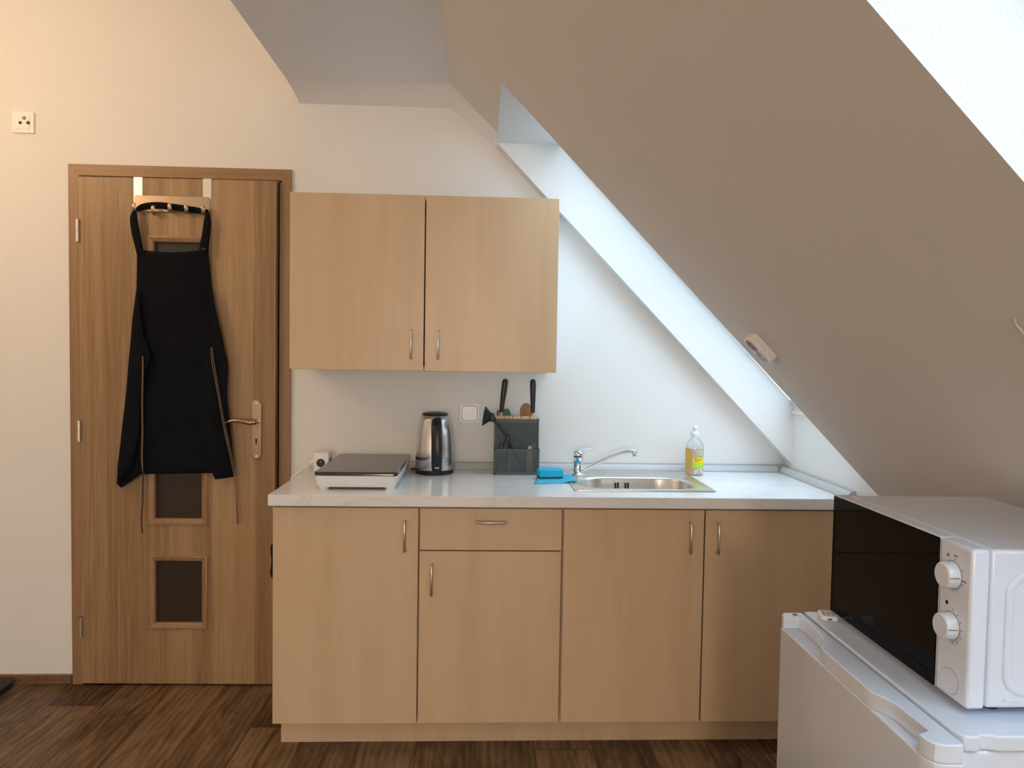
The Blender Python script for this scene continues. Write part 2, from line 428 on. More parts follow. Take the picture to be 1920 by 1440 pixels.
# skylights: two in view, one added behind the camera
def skylight(n, y0, y1):
    w = thing('window_%d' % n, (1.6, (y0+y1)/2, 1.7), None, None, kind='structure')
    tx, tz = W1[0]-W2[0], W1[1]-W2[1]; L = math.hypot(tx, tz); tx /= L; tz /= L
    nx, nz = tz, -tx                       # outward (up and right)
    def X(s, y, d): return (W2[0]+tx*s+nx*d, y, W2[1]+tz*s+nz*d)
    def bar(b, s0, s1, ya, yb, d0, d1):
        b.loft([[X(s0, ya, d0), X(s1, ya, d0), X(s1, ya, d1), X(s0, ya, d1)], [X(s0, yb, d0), X(s1, yb, d0), X(s1, yb, d1), X(s0, yb, d1)]])
    f = MB(); t = .03
    bar(f, 0, t, y0, y1, -.004, .05); bar(f, L-t, L, y0, y1, .01, .05)
    bar(f, t, L-t, y0, y0+t, .01, .05); bar(f, t, L-t, y1-t, y1, .01, .05)
    f.build('frame', 'white_plastic', w, bevel=.004)
    g = MB(); bar(g, t*.8, L-t*.8, y0+t*.8, y1-t*.8, .022, .026); g.build('pane', 'pane', w, smooth=False)
    MB().box(KX-.010, KX+.05, y0+.002, y1-.002, 1.1800, 1.196).build('sill', 'white_plastic', w, bevel=.003)
    r = MB()
    for k in range(5): r.tube([(KX+.012, y1-.045-.055*k, 1.218), (KX+.012, y1-.045-.055*k, 1.26)], .0035, 8)
    r.tube([(KX+.012, y1-.03, 1.26), (KX+.012, y1-.29, 1.26)], .004, 8)
    r.build('rail', 'white_plastic', w)
    c = X(L/2, (y0+y1)/2, .062)
    ld = bpy.data.lights.new('portal', 'AREA'); ld.shape = 'RECTANGLE'; ld.size = L; ld.size_y = y1-y0
    lo = bpy.data.objects.new('portal', ld); COL.objects.link(lo)
    zax = Vector((nx, 0, nz)); xax = Vector((tx, 0, tz)); yax = zax.cross(xax)
    mm = Matrix((xax, yax, zax)).transposed().to_4x4(); mm.translation = c; lo.matrix_world = mm
    ld.cycles.is_portal = True
for k_, h_ in enumerate(HOLES): skylight(k_+1, *h_)

# door: casing, slightly ajar leaf, glazed openings, hinges, handle
dr = thing('door_1', (-.44, 0, 0), None, None, kind='structure')
c = MB()
c.prism([(-.889, 0), (-.846, 0), (-.846, 2.112), (-.889, 2.157)], 'y', -.012, 0).prism([(-.030, 0), (.010, 0), (.010, 2.157), (-.030, 2.112)], 'y', -.012, 0)
MB().prism([(-.889, 2.157), (-.846, 2.112), (-.030, 2.112), (.010, 2.157)], 'y', -.012, 0).build('casing_head', 'casing_oak_level', dr, smooth=False)
c.box(-.862, -.846, 0, .2, 0, 2.12).box(-.846, -.042, 0, .2, 2.106, 2.12).box(-.042, -.026, .004, .2, 0, 2.106)
c.build('casing', 'casing_oak', dr, smooth=False)
MB().box(-.846, -.042, .03, .2, 0, .012).build('threshold', 'dark_gap', dr, smooth=False)
MB().box(DX0, DX1, .21, .23, 0, DZ).build('hallway_backing', 'dark_gap', dr, smooth=False)
AJ = .018
def ajar(p): return (p[0], p[1]-(p[0]+.842)*AJ, p[2])
HX0, HX1 = -.563, -.327
panes = [(.245+.4395*k, .550+.4395*k) for k in range(4)]
lf = MB(); LX0, LX1, LZ0, LZ1 = -.8425, -.0465, .009, 2.104
lf.box(LX0, HX0, -.022, .018, LZ0, LZ1).box(HX1, LX1, -.022, .018, LZ0, LZ1)
zs = [LZ0]+[z for p in panes for z in p]+[LZ1]
for i in range(0, len(zs), 2): lf.box(HX0, HX1, -.022, .018, zs[i], zs[i+1])
leaf = lf.xf(ajar).build('leaf', 'door_oak', dr, smooth=False)
for (a, b) in panes:
    fr = MB(); x0, x1, z0, z1 = HX0-.004, HX1+.004, a-.004, b+.004
    def ring(i, y): return [(x0+i, y, z0+i), (x1-i, y, z0+i), (x1-i, y, z1-i), (x0+i, y, z1-i)]
    fr.loft([ring(0, -.020), ring(.001, -.027), ring(.008, -.029), ring(.022, -.024), ring(.026, -.020), ring(.026, -.004)], cap=False)
    mo = fr.xf(ajar).build('glazing_bead', 'casing_oak', leaf, angle=25)
    MB().box(x0+.016, x1-.016, -.005, .001, z0+.016, z1-.016).xf(ajar).build('glass', 'door_glass', leaf, smooth=False)
for z0, z1 in ((1.841, 1.931), (1.024, 1.110), (.207, .292)):
    h = MB(); zm = (z0+z1)/2
    h.tube([(-.8455, -.027, z0), (-.8455, -.027, zm-.0015)], .0075, 14); h.tube([(-.8455, -.027, zm+.0015), (-.8455, -.027, z1)], .0075, 14)
    h.tube([(-.8455, -.027, z0), (-.8455, -.027, z1)], .005, 10)
    h.build('hinge', 'satin_steel', dr)
hx, hy = -.1225, -.036
pl = MB(); pl.prism(rrect(hx, 1.0825, .042, .246, .0205, 8), 'y', hy, hy-.006)
pt = pl.build('handle_plate', 'brass_nickel', dr, bevel=.0025, seg=3)
lv = MB(); lv.tube([(hx+.001, hy-.004, 1.1165), (hx, hy-.03, 1.1165)], .0105, 16)
lv.tube(smooth_path([(hx+.004, hy-.034, 1.1165), (hx-.014, hy-.040, 1.116), (hx-.026, hy-.042, 1.1165), (hx-.05, hy-.043, 1.121), (hx-.078, hy-.042, 1.1225), (hx-.10, hy-.040, 1.118), (hx-.114, hy-.038, 1.112)], 6),
        [.0105]*6+[.011]*3+[.0095]*6+[.0085]*8+[.0065]*8+[.0045]*6, 14)
lv.lathe([(.0122, -.002), (.0128, 0), (.0122, .002)], (hx-.021, hy-.041, 1.1163), 16, (1, 0, 0))
lv.build('lever', 'brass_nickel', pt)
kh = MB(); kh.tube([(hx, hy-.0058, 1.0415), (hx, hy-.0066, 1.0415)], .0042, 14, upv=(0, 0, 1)); kh.box(hx-.0026, hx+.0026, hy-.0066, hy-.0058, 1.022, 1.041)
kh.build('keyhole', 'dark_gap', pt)
for z in (1.193, .972):
    sb = MB(); sb.lathe([(.0055, 0), (.0055, .0012), (.004, .0016), (.0018, .0004)], (hx, hy-.0058, z), 16, (0, -1, 0)); sb.build('screw', 'satin_steel', pt)

# ================================================================== KITCHEN UNITS
YD = -.576                       # door fronts
def bow_handle(b, p0, p1, out, r=.0045):
    """D-shaped bar handle from p0 to p1 standing out along -y"""
    p0, p1 = Vector(p0), Vector(p1); o = Vector((0, -out, 0)); d = (p1-p0).normalized(); c = .008
    path = [p0, p0+o*.6, p0+o*.88+d*c*.25, p0+o+d*c, p1+o-d*c, p1+o*.88-d*c*.25, p1+o*.6, p1]
    b.tube(path, r, 12, upv=tuple(d)); return b
ZB0, ZB1 = .118, .8755
def carcass(x0, x1, root, y0=-.556, y1=-.03):
    b = MB(); t = .016
    b.box(x0, x0+t, y0, y1, ZB0, .884).box(x1-t, x1, y0, y1, ZB0, .884).box(x0+t, x1-t, y0, y1, ZB0, ZB0+t).box(x0+t, x1-t, y1-.006, y1, ZB0+t, .884).box(x0+t, x1-t, y0, y0+.08, .868, .884)
    b.build('carcass', 'beech', root, smooth=False)
bx = [.0967, .5968, 1.0959, 1.5966, 2.095]
G = .0026
def front(root, name, x0, x1, z0, z1, h0, h1):
    d = MB().box(x0+G, x1-G, YD, YD+.018, z0, z1).build(name, 'beech', root, bevel=.0012)
    bow_handle(MB(), (h0[0], YD+.001, h0[1]), (h1[0], YD+.001, h1[1]), .028).build('handle', 'steel', d)
cabs = [
 ('base_cabinet', 0, 1, 'left beech base cabinet with one tall door, under the hob end of the worktop'),
 ('base_cabinet', 1, 2, 'middle beech base cabinet with a drawer above a door'),
 ('base_cabinet', 2, 4, 'wide beech sink base cabinet with two doors, partly behind the fridge')]
roots = []
for nm, i, j, lab in cabs:
    r = thing(nm, ((bx[i]+bx[j])/2, -.3, ZB0), lab, 'cabinet', 'beech base cabinets under the worktop'); roots.append(r)
    carcass(bx[i]+(.001 if i else 0), bx[j]-.001, r)
front(roots[0], 'door', bx[0]-.001, bx[1], ZB0, ZB1, (.5495, .832), (.5495, .728))
front(roots[1], 'drawer', bx[1], bx[2]-.0015, .7295, ZB1, (.795, .8315), (.896, .8315))
front(roots[1], 'door', bx[1], bx[2]-.0015, ZB0, .7255, (.6435, .680), (.6435, .576))
front(roots[2], 'door', bx[2]+.0015, bx[3], ZB0, ZB1, (1.5425, .832), (1.5425, .726))
front(roots[2], 'door', bx[3], bx[4], ZB0, ZB1, (1.6395, .831), (1.6395, .726))
tag(MB().box(.1015, 2.09, -.478, -.462, 0, .1175).build('kickboard', 'beech', bevel=.001), 'beech kickboard strip on the floor under the base cabinets', 'kickboard')

wc = thing('wall_cabinet', (.587, -.16, 1.343), 'beech wall cabinet with two doors above the kettle', 'cabinet')
b = MB(); x0, x1, z0, z1, t = .0855, 1.0887, 1.343, 2.0, .016
b.box(x0, x0+t, -.302, -.001, z0, z1).box(x1-t, x1, -.302, -.001, z0, z1).box(x0+t, x1-t, -.302, -.001, z0, z0+t).box(x0+t, x1-t, -.302, -.001, z1-t, z1).box(x0+t, x1-t, -.02, -.014, z0+t, z1-t)
b.build('carcass', 'white_melamine', wc, smooth=False)
for (a, c_, hx_) in ((x0, .5846, .5395), (.5894, x1, .6405)):
    d = MB().box(a, c_, -.321, -.303, z0, z1).build('door', 'beech', wc, bevel=.0012)
    bow_handle(MB(), (hx_, -.320, 1.494), (hx_, -.320, 1.390), .028).build('handle', 'steel', d)

# worktop with a sink cut-out
H = .923
wt = thing('worktop', (1.1, -.3, .885), 'long white marbled worktop over the beech base cabinets', 'worktop')
def ringrect(b, o, i, z0, z1):
    O = [(o[0], o[2]), (o[1], o[2]), (o[1], o[3]), (o[0], o[3])]; I = [(i[0], i[2]), (i[1], i[2]), (i[1], i[3]), (i[0], i[3])]
    vs = [(*p, z1) for p in O]+[(*p, z1) for p in I]+[(*p, z0) for p in O]+[(*p, z0) for p in I]
    fs = []
    for k in range(4):
        n = (k+1) % 4
        fs += [(k, n, 4+n, 4+k), (8+n, 8+k, 12+k, 12+n), (n, k, 8+k, 8+n), (4+k, 4+n, 12+n, 12+k)]
    b.add(vs, fs)
b = MB(); ringrect(b, (.088, KX-.001, -.603, -.0005), (1.165, 1.645, -.475, -.078), .885, H)
b.build('slab', 'marble', wt, bevel=.003, seg=3)
prof = [(-.022, H+.0002), (-.0195, H+.008), (-.012, H+.024), (-.004, H+.029), (-.0006, H+.029), (-.0006, H+.0002)]
MB().prism(prof, 'x', .09, 2.090).build('upstand', 'grey_strip', wt, angle=50)
MB().prism([(2.088, H+.0002), (2.0895, H+.008), (2.098, H+.022), (2.108, H+.029), (KX-.001, H+.029), (KX-.001, H+.0002)], 'y', -.602, -.024).build('upstand', 'grey_strip', wt, angle=50)
MB().loft([[(2.086, -.024, H+.0003), (2.086, -.0008, H+.0003), (KX-.0015, -.0008, H+.0003), (KX-.0015, -.026, H+.0003)], [(2.082, -.012, H+.030), (2.082, -.0008, H+.030), (KX-.0015, -.0008, H+.030), (KX-.0015, -.030, H+.030)]]).build('upstand_corner', 'grey_corner', wt, bevel=.003)

for z_, d_ in ((H+.0008, -.0226), (H+.0286, -.0052)):
    MB().box(.09, 2.0885, d_-.0009, d_+.001, z_-.0008, z_+.0012).build('upstand_seam', 'grey_corner', wt, smooth=False)
for z_, d_ in ((H+.0008, 2.0876), (H+.0286, 2.1065)):
    MB().box(d_-.0009, d_+.001, -.601, -.026, z_-.0008, z_+.0012).build('upstand_seam', 'grey_corner', wt, smooth=False)

# sink
sk = thing('sink', (1.405, -.275, H), 'stainless steel inset sink with an oval-ended basin in the worktop', 'sink')
N = 96
def per(fx, fy, hw, hh, r):
    pts = []
    base = rrect(fx, fy, hw*2, hh*2, r, 24)
    return base
outer = rrect(1.405, -.275, .520, .434, .012, 23); inner = rrect(1.3995, -.3275, .437, .262, .115, 23)
def lerp_ring(a, b, t): return [(p[0]+(q[0]-p[0])*t, p[1]+(q[1]-p[1])*t) for p, q in zip(a, b)]
def scale_ring(r, cx, cy, d):
    out = []
    for p in r:
        v = Vector((p[0]-cx, p[1]-cy)); l = v.length; v *= (l-d)/l; out.append((cx+v.x, cy+v.y))
    return out
b = MB(); cx, cy = 1.3995, -.3275
R = [[(*p, H+.0004) for p in outer], [(*p, H+.004) for p in lerp_ring(outer, inner, .02)], [(*p, H+.0045) for p in lerp_ring(outer, inner, .10)], [(*p, H+.0022) for p in lerp_ring(outer, inner, .16)],
     [(*p, H+.0022) for p in lerp_ring(outer, inner, .88)], [(*p, H+.0036) for p in lerp_ring(outer, inner, .96)], [(*p, H+.0010) for p in inner],
     [(*p, H-.006) for p in scale_ring(inner, cx, cy, .003)], [(*p, H-.10) for p in scale_ring(inner, cx, cy, .010)], [(*p, H-.135) for p in scale_ring(inner, cx, cy, .022)], [(*p, H-.150) for p in scale_ring(inner, cx, cy, .05)], [(*p, H-.155) for p in scale_ring(inner, cx, cy, .105)]]
b.loft(R, cap=False); o = len(b.v)-len(outer); b.f.append(tuple(range(o, len(b.v))))
b.build('basin', 'sink', sk, angle=50)
MB().lathe([(.0, .001), (.02, .001), (.022, .003), (.036, .004), (.039, .001), (.039, -.001)], (cx, cy, H-.154), 32).build('drain', 'chrome', sk)
yb = -.1965+.0105
for k in (-2, -1, 1, 2):
    xs_ = 1.3725+k*.0105+(.0045 if k > 0 else -.0045)
    MB().prism(rrect(xs_, H-.030, .0065, .024, .003, 5), 'y', -.2065, -.2015).build('overflow_slot', 'black_plastic', sk)
MB().lathe([(.0045, 0), (.0045, .0012), (.002, .0016)], (1.3725, -.2018, H-.030), 20, (0, -1, 0)).build('overflow_screw', 'chrome', sk)

# faucet
fx_, fy_ = 1.2035, -.150; zb = H+.0024
fc = thing('faucet', (fx_, fy_, zb), 'chrome single-lever mixer faucet at the back left of the sink', 'faucet')
MB().lathe([(.0, 0), (.026, 0), (.0265, .004), (.022, .008), (.0195, .011), (.0195, .022), (.0185, .024), (.0185, .068), (.0205, .071), (.0205, .074), (.015, .0745), (0, .0745)], (fx_, fy_, zb), 40).build('body', 'chrome', fc)
MB().lathe([(.0155, .0745), (.0155, .079), (.014, .08), (0, .08)], (fx_, fy_, zb), 32).build('collar', 'black_plastic', fc)
lv = MB(); lv.lathe([(0, .0785), (.0195, .0785), (.0205, .083), (.019, .092), (.013, .0985), (0, .1)], (fx_, fy_, zb), 32)
pth = smooth_path([(fx_-.0185, fy_, zb+.072), (fx_-.015, fy_-.001, zb+.084), (fx_-.006, fy_-.001, zb+.093), (fx_+.012, fy_-.003, zb+.1015), (fx_+.036, fy_-.005, zb+.1055), (fx_+.062, fy_-.007, zb+.1035)], 6)
lv.tube(pth, [.0095+.003*math.sin(min(1, i/10)*PI/2) for i in range(len(pth)-3)]+[.0115, .010, .007], 14, flat=.36, upv=(0, 0, 1))
lev = lv.build('lever', 'chrome', fc)
MB().lathe([(.003, 0), (.003, .0015), (0, .002)], (fx_+.010, fy_-.0168, zb+.0865), 16, (.5, -.86, 0)).build('temperature_dot', 'red_dot', lev)
sp_ = smooth_path([(fx_+.010, fy_-.004, zb+.016), (fx_+.045, fy_-.014, zb+.035), (fx_+.10, fy_-.028, zb+.066), (fx_+.15, fy_-.043, zb+.093), (fx_+.18, fy_-.052, zb+.1035), (fx_+.207, fy_-.060, zb+.1065), (fx_+.222, fy_-.065, zb+.1055)], 6)
spb = MB(); spb.tube(sp_, .0078, 16)
spb.lathe([(.0085, 0), (.0098, -.004), (.0098, -.022), (.0085, -.024), (0, -.024)], (fx_+.217, fy_-.063, zb+.111), 24)
spb.build('spout', 'chrome', fc)

# cloth and sponge
b = MB(); nx_, ny_ = 14, 10; rows = []
cor = [(1.010, -.365), (1.180, -.325), (1.164, -.185), (1.034, -.185)]
for j in range(ny_+1):
    row = []
    for i in range(nx_+1):
        u, v = i/nx_, j/ny_
        x = (cor[0][0]*(1-u)+cor[1][0]*u)*(1-v)+(cor[3][0]*(1-u)+cor[2][0]*u)*v
        y = (cor[0][1]*(1-u)+cor[1][1]*u)*(1-v)+(cor[3][1]*(1-u)+cor[2][1]*u)*v
        z = H+.0022+.0068*max(0, min(1, (x-1.118)/.03))+.0012*math.sin(u*7+v*3)*(.4 if u < .6 else 1)**2*u
        row.append((x, y, z))
    rows.append(row)
b.grid(rows); tag(b.build('cleaning_cloth', 'blue_cloth', solid=.0028, solid_off=0), 'flat bright blue cleaning cloth lying on the worktop beside the sink', 'cloth')
sg = thing('sponge', (1.081, -.232, H+.0045), 'bright blue sponge with a dark scouring side on the cloth', 'sponge')
def turn(p, c=(1.081, -.232), a=.14):
    dx, dy = p[0]-c[0], p[1]-c[1]; return (c[0]+dx*math.cos(a)-dy*math.sin(a), c[1]+dx*math.sin(a)+dy*math.cos(a), p[2])
MB().box(1.034, 1.128, -.262, -.202, H+.0105, H+.038).xf(turn).build('foam', 'blue_foam', sg, bevel=.003, seg=3)
MB().box(1.034, 1.128, -.262, -.202, H+.0048, H+.0105).xf(turn).build('scouring_pad', 'teal_scour', sg, bevel=.001)

# ================================================================== WORKTOP THINGS
# portable hob
hb = thing('portable_hob', (.367, -.28, H), 'white portable hob with a black glass top at the left worktop end', 'hob')
def hobring(w, z): 
    x0, x1, y0, y1 = .222, .5135, -.513, -.046
    return [(p[0], p[1], z) for p in rrect((x0+x1)/2, (y0+y1)/2, x1-x0-2*w, y1-y0-2*w, .014, 5)]
MB().loft([hobring(.018, H+.0085), hobring(.010, H+.010), hobring(.006, H+.016), hobring(.001, H+.051)]).build('body', 'white_plastic', hb, angle=40)
MB().loft([hobring(.0015, H+.0512), hobring(0, H+.0525), hobring(0, H+.0625), hobring(.0015, H+.0645)]).build('glass_top', 'hob_glass', hb, angle=40)
for (x, y) in ((.252, -.485), (.485, -.485), (.252, -.075), (.485, -.075)):
    MB().lathe([(0, 0), (.017, 0), (.018, .003), (.018, .0095), (0, .0095)], (x, y, H), 20).build('foot', 'white_plastic', hb)

# kettle
kx, ky = .618, -.112
kt = thing('electric_kettle', (kx, ky, H), 'polished steel electric kettle with a black lid, beside the hob', 'kettle')
MB().lathe([(0, 0), (.077, 0), (.0785, .003), (.0785, .014), (.076, .0165), (0, .0165)], (kx, ky, H), 56).build('power_base', 'black_plastic', kt)
MB().lathe([(.073, .0165), (.0765, .018), (.0775, .024), (.0775, .06), (.0755, .10), (.0725, .14), (.067, .18), (.060, .215), (.0545, .234), (.052, .236), (0, .236)], (kx, ky, H), 72).build('body', 'kettle_steel', kt, angle=50)
MB().lathe([(.0525, .2362), (.053, .240), (.048, .2455), (.03, .249), (0, .2505)], (kx, ky, H), 48).build('lid', 'black_plastic', kt)
hp = smooth_path([(kx+.010, ky-.050, H+.222), (kx+.011, ky-.072, H+.214), (kx+.012, ky-.092, H+.195), (kx+.014, ky-.104, H+.15), (kx+.015, ky-.108, H+.10), (kx+.015, ky-.101, H+.055), (kx+.0145, ky-.088, H+.030), (kx+.0145, ky-.076, H+.022)], 6)
hw_ = [.0195+.002*math.sin(PI*i/len(hp)) for i in range(len(hp))]
kh_ = MB().tube(hp, hw_, 18, flat=.5, upv=(0, -1, 0)).build('handle', 'black_plastic', kt)
em = MB(); ec = Vector((kx+.0165, ky-.1045, H+.037))
em.loft([[ec+Vector((.0088*math.cos(a)*s_, -d, .0052*math.sin(a)*s_)) for a in [2*PI*k/24 for k in range(24)]] for s_, d in ((1, -.012), (1, .0), (.8, .0006))])
emb = em.build('emblem', 'satin_steel', kh_)
text('lettering', 'ECG', .0068, ec+Vector((0, -.0008, 0)), (1, 0, 0), (0, 0, 1), 'black_plastic', kh_)
MB().tube(smooth_path([(kx-.074, ky+.02, H+.009), (kx-.092, ky+.028, H+.008), (kx-.098, ky+.055, H+.005), (kx-.084, ky+.078, H+.005)], 5), .0035, 8).build('cord', 'black_plastic', kt)

# power cube with cable
pc = thing('power_cube', (.174, -.14, H), 'white cube-shaped socket adapter with black outlets behind the hob', 'socket')
MB().box(.1445, .2035, -.180, -.105, H+.0005, 1.0085).build('body', 'white_plastic', pc, bevel=.004, seg=3)
def outlet(b, c, ax, r=.0168): b.lathe([(r, -.0004), (r, .0010), (r*.93, .0014), (r*.9, .0004)], c, 32, ax)
o_ = MB(); outlet(o_, (.1725, -.180, .968), (0, -1, 0)); ou = o_.build('outlet', 'black_plastic', pc)
MB().tube([(.1725, -.1805, .9735), (.1725, -.187, .9735)], .0022, 10).build('earth_pin', 'chrome', ou)
o_ = MB(); outlet(o_, (.2035, -.148, .968), (1, 0, 0)); o_.build('outlet', 'black_plastic', pc)
cb = MB(); cb.tube(smooth_path([(.145, -.15, .972), (.132, -.15, .967), (.112, -.155, .950), (.082, -.17, .9255), (.058, -.18, .905), (.055, -.15, .85)], 6), .0036, 10)
cb.lathe([(.0095, 0), (.0095, .010), (.006, .018), (.0045, .024)], (.1445, -.150, .972), 16, (-1, 0, -.35))
cb.build('cable', 'white_plastic', pc)

# utensil holder of perforated metal
uh = thing('utensil_holder', (.952, -.09, H), 'dark teal perforated metal knife block with a front basket, right of the kettle', 'utensil holder')
ux0, ux1, uyb, uym, uyf, uzt, uzb = .861, 1.0435, -.030, -.112, -.157, 1.1465, 1.0285
e = MB(); w = .0045
def edge(x0, x1, y0, y1, z0, z1): e.box(x0, x1, y0, y1, z0, z1)
for x in (ux0, ux1-w):
    edge(x, x+w, uyb-w, uyb, H, uzt); edge(x, x+w, uym, uym+w, H, uzt); edge(x, x+w, uyf, uyf+w, H, uzb)
    edge(x, x+w, uym, uyb, uzt-.007, uzt); edge(x, x+w, uyf, uym, uzb-.007, uzb); edge(x, x+w, uyf, uyb, H+.0003, H+.011)
for y, z in ((uyb-w, uzt), (uym, uzt), (uyf, uzb)): edge(ux0, ux1, y, y+w, z-.008, z)
edge(ux0, ux1, uyf, uyf+w, H+.0003, H+.011); edge(ux0, ux1, uyb-w, uyb, H+.0003, H+.011)
e.box(ux0+w, ux1-w, uyf+w, uyb-w, H+.0005, H+.003)
e.build('frame', 'teal_metal', uh, smooth=False)
p = MB(); t_ = .0006
p.box(ux0+w, ux1-w, uym+.001, uym+.001+t_, H+.01, uzt-.006).box(ux0+w, ux1-w, uyb-.002, uyb-.002+t_, H+.01, uzt-.006).box(ux0+w, ux1-w, uyf+.001, uyf+.001+t_, H+.01, uzb-.006)
for x in (ux0+.001, ux1-.0016):
    p.box(x, x+t_, uym+w, uyb-w, H+.01, uzt-.006).box(x, x+t_, uyf+w, uym, H+.01, uzb-.006)
p.build('perforated_panel', 'mesh', uh, smooth=False)
MB().box(ux0+.008, ux1-.012, uym+.006, -.066, 1.046, 1.130).build('inner_block', plain('dark_teal_block', (.020, .040, .044), .6), uh)
nb = 5; bw = (ux1-ux0-2*w)/nb
for k in range(nb):
    MB().box(ux0+w+bw*k+.0013, ux0+w+bw*(k+1)-.0013, uym+w+.0005, -.067, 1.131, 1.1570).build('wood_insert', 'pale_wood', uh, bevel=.001)
# knives
def knife(x, dx, y, lab):
    k = thing('kitchen_knife', (x, y, 1.15), lab, 'knife', 'knives in the teal holder')
    def P(s, off=0): return (x+dx*s, y+off, 1.150+s)
    hh = MB(); hh.tube([P(.020), P(.03), P(.06), P(.10), P(.135), P(.150), P(.157), P(.160)], [.0080, .0088, .0100, .0118, .0126, .0120, .0095, .004], 18, flat=.85)
    hh.build('handle', 'black_plastic', k)
    MB().tube([P(-.004), P(.021)], [.0062, .0078], 16).build('ferrule', 'chrome', k)
    MB().loft([[(x+dx*s-h_, y-.001, 1.150+s), (x+dx*s+h_, y-.001, 1.150+s), (x+dx*s+h_, y+.001, 1.150+s), (x+dx*s-h_, y+.001, 1.150+s)] for s, h_ in ((0, .0065), (-.017, .0065))]).build('blade', 'satin_steel', k)
knife(.8855, .115, -.085, 'black-handled knife leaning right, nearest the dish brush')
knife(1.0195, -.014, -.085, 'upright black-handled knife in front of the wooden spoon')
# things standing in the back compartment
ws = thing('wooden_spoon', (.996, -.048, 1.15), 'brown wooden spoon, its rounded head showing behind the right knife', 'spoon')
sb = MB(); sb.loft([[(.993+px_*.026*sc, -.048+(-.004 if f_ else .004)*sc, 1.172+pz_*.036*sc) for px_, pz_ in [(math.cos(2*PI*k/28), math.sin(2*PI*k/28)) for k in range(28)]] for sc, f_ in ((.86, True), (1, True), (1, False), (.86, False))])
sb.build('head', 'spoon_wood', ws)
sb = MB(); sb.loft([[(.993+px_*.013, -.0525, 1.168+pz_*.024) for px_, pz_ in [(math.cos(2*PI*k/24), math.sin(2*PI*k/24)) for k in range(24)]], [(.993+px_*.008, -.0532, 1.168+pz_*.019) for px_, pz_ in [(math.cos(2*PI*k/24), math.sin(2*PI*k/24)) for k in range(24)]]])
sb.build('hollow', 'spoon_wood', ws)
MB().tube([(.994, -.048, 1.14), (.995, -.048, 1.04), (.996, -.048, .93)], [.010, .0085, .0075], 12, flat=.6).build('handle', 'spoon_wood', ws)
gs = thing('spatula', (.914, -.046, 1.15), 'dark green silicone spatula head behind the left knife', 'spatula')
MB().prism([(.896, 1.142), (.927, 1.142), (.9285, 1.160), (.926, 1.174), (.920, 1.181), (.911, 1.183), (.896, 1.181)], 'y', -.050, -.044).build('head', 'green', gs, bevel=.002)
MB().tube([(.912, -.047, 1.144), (.914, -.047, .93)], .006, 10).build('handle', 'black_plastic', gs)
bs = thing('turner', (.884, -.055, 1.15), 'black square-ended turner blade behind the left knife, beside the brush', 'turner')
MB().prism([(.869, 1.142), (.896, 1.142), (.900, 1.177), (.8705, 1.177)], 'y', -.058, -.055).build('head', 'black_plastic', bs, bevel=.001)
MB().tube([(.884, -.0565, 1.144), (.886, -.056, .93)], .005, 10).build('handle', 'black_plastic', bs)
# dish brush leaning across the basket
br = thing('dish_brush', (.985, -.135, H+.006), 'black dish brush leaning out of the basket to the left', 'brush')
hp = [Vector((.994, -.121, H+.008)), Vector((.955, -.124, .985)), Vector((.905, -.136, 1.085)), Vector((.857, -.164, 1.143))]
MB().tube(smooth_path(hp, 6), [.0068]*7+[.0055]*6+[.0048]*6, 12).build('handle', 'black_plastic', br)
hc = Vector((.848, -.166, 1.157)); ax = Vector((-1, 0, .16)).normalized()
br_dark = plain('brush_dark_grey', (.030, .031, .038), .45)
hd = MB().lathe([(0, -.012), (.011, -.011), (.017, -.006), (.019, 0), (.018, .005), (0, .006)], hc, 28, ax).build('head', br_dark, br)
bb = MB(); a_ = ax.orthogonal().normalized(); b_ = ax.cross(a_)
for ringr, nn in ((.0145, 18), (.009, 12), (.003, 5)):
    for k in range(nn):
        an = 2*PI*k/nn+ringr*300; d = a_*math.cos(an)+b_*math.sin(an)
        p0 = hc+d*ringr+ax*.005; p1 = hc+d*(ringr*2.6)+ax*(.035-.0006*ringr*1000*.3)
        bb.tube([p0, (p0+p1)/2, p1], [.0019, .0025, .0031], 6)
bb.build('bristles', 'black_plastic', br)
# other utensils in the basket
pe = thing('peeler', (.905, -.138, H+.006), 'black-handled peeler standing in the front basket under the brush', 'peeler')
MB().tube(smooth_path([(.903, -.1455, .958), (.905, -.1455, 1.0), (.907, -.1455, 1.040), (.914, -.1455, 1.062), (.9175, -.1455, 1.083)], 5), [.009]*6+[.0125]*8+[.009]*5+[.008, .005], 14, flat=.6, upv=(0, 1, 0)).build('handle', 'black_plastic', pe)
MB().prism([(.882, 1.030), (.901, 1.030), (.901, 1.042), (.882, 1.041)], 'y', -.149, -.142).build('head', 'black_plastic', pe, bevel=.002)
MB().tube(smooth_path([(.897, -.147, .985), (.889, -.142, .972), (.884, -.142, .950), (.876, -.142, .934)], 6), .0028, 8).build('blade', 'chrome', pe)
sc = thing('scoop', (.924, -.132, H+.006), 'grey flat handle standing upright in the middle of the basket', 'utensil')
MB().box(.919, .9305, -.128, -.124, H+.006, 1.020).build('handle', plain('blue_grey_metal', (.16, .21, .23), .45), sc, bevel=.002)
wsp = thing('wooden_spatula', (1.008, -.13, H+.006), 'light wooden stick standing at the right in the front basket', 'spatula')
MB().prism([(.992, H+.004), (1.020, H+.004), (1.018, 1.0), (1.013, 1.038), (1.000, 1.038), (.994, 1.0)], 'y', -.130, -.125).build('stick', 'pale_wood', wsp, bevel=.0015)

